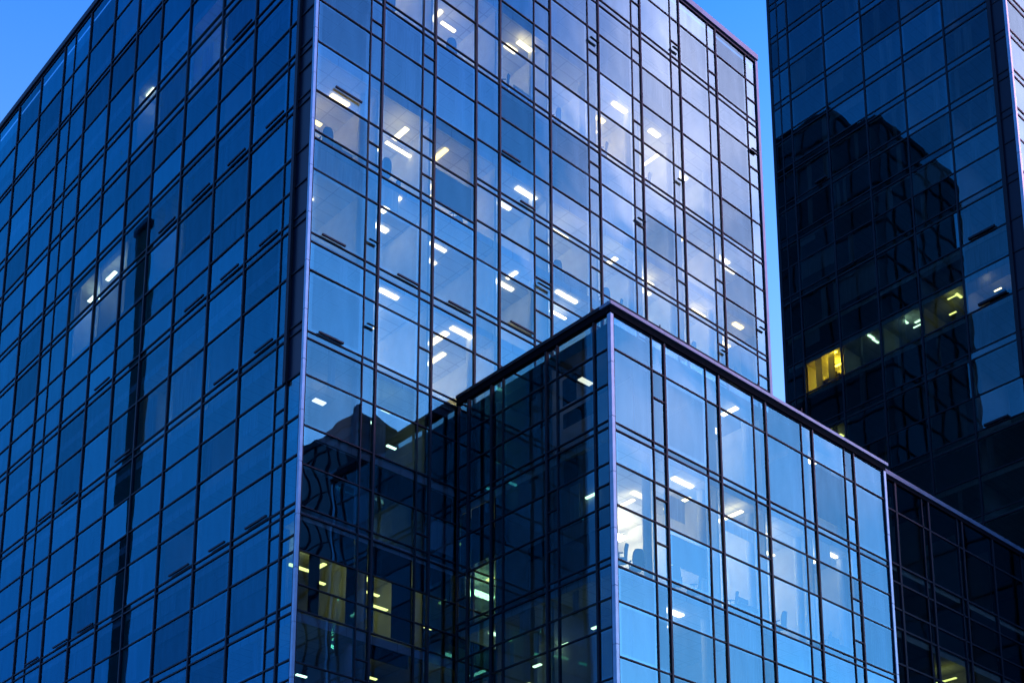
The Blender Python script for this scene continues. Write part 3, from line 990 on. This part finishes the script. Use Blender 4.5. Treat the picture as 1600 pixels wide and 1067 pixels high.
# ================================================================== office furniture near the glass
CH = [  # r, l, floor z, label
    (1.15, 0.75, 40.35, 'dark swivel chair in the bright window nearest the white corner of the main tower'),
    (3.95, 0.55, 40.35, 'dark swivel chair at the left of the second bright window from the white corner'),
    (5.0, 1.3, 40.35, 'dark swivel chair farther inside the second bright window from the white corner'),
    (8.0, 0.7, 40.35, 'dark swivel chair below the warm square lamp in the third bright window'),
    (13.9, 0.55, 40.35, 'dark swivel chair in the pale lit room left of the chair pair'),
    (17.0, 0.5, 40.35, 'left of two swivel chairs side by side in a pale lit room'),
    (18.0, 0.6, 40.35, 'right of two swivel chairs side by side in a pale lit room'),
    (23.4, 0.6, 40.35, 'dark swivel chair in the warm room near the right edge of the main tower'),
    (26.6, 0.6, 40.35, 'dark swivel chair in the last lit room at the right edge of the main tower'),
    (4.0, 0.6, 48.6, 'dark swivel chair at the left of the top lit window row'),
    (7.6, 0.7, 48.6, 'dark swivel chair in the top lit row beside the bright folded lamp'),
    (10.6, 0.55, 48.6, 'dark swivel chair in the third lit room of the top lit row'),
    (13.9, 0.55, 48.6, 'dark swivel chair in the fourth lit room of the top lit row'),
    (17.1, 0.55, 48.6, 'dark swivel chair in the fifth lit room of the top lit row'),
    (20.3, 0.6, 48.6, 'dark swivel chair in the sixth lit room of the top lit row'),
    (8.4, 0.6, 31.5, 'dark swivel chair in the lit room just above the low block roof line'),
]
for r, l, z, lab in CH:
    chair(grid(r, l, z + EYE + 0.022), RZ + random.uniform(2.2, 4.0), lab)
CHK = [
    (KR + 0.9, 21.5, 'dark swivel chair in the lit window beside the low block corner'),
    (KR + 1.8, 21.5, 'second swivel chair from the corner in the lit row of the low block'),
    (KR + 3.9, 21.5, 'dark swivel chair in the second lit room of the low block'),
    (KR + 5.0, 21.5, 'dark swivel chair at the right of the second lit room of the low block'),
    (KR + 7.2, 21.5, 'dark swivel chair in the third lit room of the low block'),
    (KR + 10.3, 21.5, 'dark swivel chair in the fourth lit room of the low block'),
    (KR + 13.4, 21.5, 'dark swivel chair in the fifth dim room of the low block'),
]
for r, z, lab in CHK:
    chair(grid(r, KL + 0.6, z + EYE + 0.022), RZ + random.uniform(2.2, 4.0), lab)
desk(grid(1.9, 1.1, 40.35 + EYE + 0.022), RZ, 'desk with a dark screen in the bright window nearest the white corner', 1.3)
desk(grid(15.0, 0.7, 40.35 + EYE + 0.022), RZ, 'desk with a dark screen in the pale lit room at mid facade')
desk(grid(24.4, 0.8, 40.35 + EYE + 0.022), RZ, 'desk with a dark screen in the warm room near the right edge', 1.2)
desk(grid(11.7, 0.7, 48.6 + EYE + 0.022), RZ, 'desk with a dark screen in the third lit room of the top row', 1.2)
desk(grid(KR + 8.2, KL + 0.75, 21.5 + EYE + 0.022), RZ, 'desk with a dark screen in the third lit room of the low block', 1.2)
desk(grid(KR + 14.4, KL + 0.75, 21.5 + EYE + 0.022), RZ, 'desk with a dark screen in the fifth room of the low block', 1.2)
desk(grid(TR + 0.8, TL + 2.4, 55.95 + EYE + 0.022), RZ + math.pi / 2, 'desk with a dark screen in the teal lit room of the right-hand tower', 1.5)
desk(grid(TR + 0.8, TL + 15.6, 55.95 + EYE + 0.022), RZ + math.pi / 2, 'desk with a dark screen in the yellow room of the right-hand tower', 1.5)

# ================================================================== buildings met only as mirror images


def mirror_block(name, r, l, w, d, h, label, bay=3.2, row=3.9, m='glass_shaded', base=0.0):
    """a plain glazed block: body, roof slab, pane rows joined as one part, mullion grid as one part"""
    t = empty(name, grid(r, l, base), RZ)
    tag(t, label, 'office building')
    box('body', t, (0.05, 0.05, 0.0), (w - 0.05, d - 0.05, h - 0.6), M['green_stone'] if name == 'slender_pylon' else M['glazed'])
    box('coping', t, (-0.1, -0.1, h - 0.58), (w + 0.1, d + 0.1, h), M['frame'])
    bars = []
    if name == 'slender_pylon':
        return t
    for k in range(int(w / bay) + 1):
        u = min(k * bay, w - 0.1)
        bars += [((u - 0.06, -0.10, 0), (u + 0.06, 0.02, h - 0.6)), ((u - 0.06, d - 0.02, 0), (u + 0.06, d + 0.10, h - 0.6))]
    for k in range(int(d / bay) + 1):
        u = min(k * bay, d - 0.1)
        bars += [((-0.10, u - 0.06, 0), (0.02, u + 0.06, h - 0.6)), ((w - 0.02, u - 0.06, 0), (w + 0.10, u + 0.06, h - 0.6))]
    z = row
    while z < h - 1:
        bars += [((-0.08, -0.08, z - 0.06), (w + 0.08, 0.0, z + 0.06)), ((-0.08, 0.01, z - 0.06), (0.0, d, z + 0.06)),
                 ((w, 0.01, z - 0.06), (w + 0.08, d, z + 0.06)), ((-0.08, d, z - 0.06), (w + 0.08, d + 0.08, z + 0.06))]
        z += row
    tag(link('facade_frame', mesh_boxes('facade_frame', bars, [M['frame']]), t), kind='stuff')
    return t


mirror_block('rooftop_tower', 11.4, 21.9, 14.6, 21.0, 38.6, 'dark upper block set back on the central tower roof, mirrored in the right-hand tower', base=ROOF - 0.44)
mirror_block('rooftop_plant_room', 13.0, 29.0, 10.0, 12.0, 7.0, 'low plant room on top of the dark set-back block', base=ROOF - 0.44 + 38.61)
mirror_block('slender_office_block', 31.4, -76.0, 4.2, 35.0, 60.2, 'slim dark block across the street mirrored low in the central tower', bay=2.1)
mirror_block('unseen_occluder', 54.0, -22.0, 20.0, 17.4, 51.7, 'unseen dark block added beside the right-hand tower to darken the link building reflection')  # occluder out of view, added so the link glass mirrors something dark
mirror_block('slender_pylon', -14.6, 42.3, 0.6, 1.8, 69.0, 'slender dark pylon mirrored as a narrow strip in the left face of the central tower', bay=1.35)

bpy.context.view_layer.update()
build_panes()
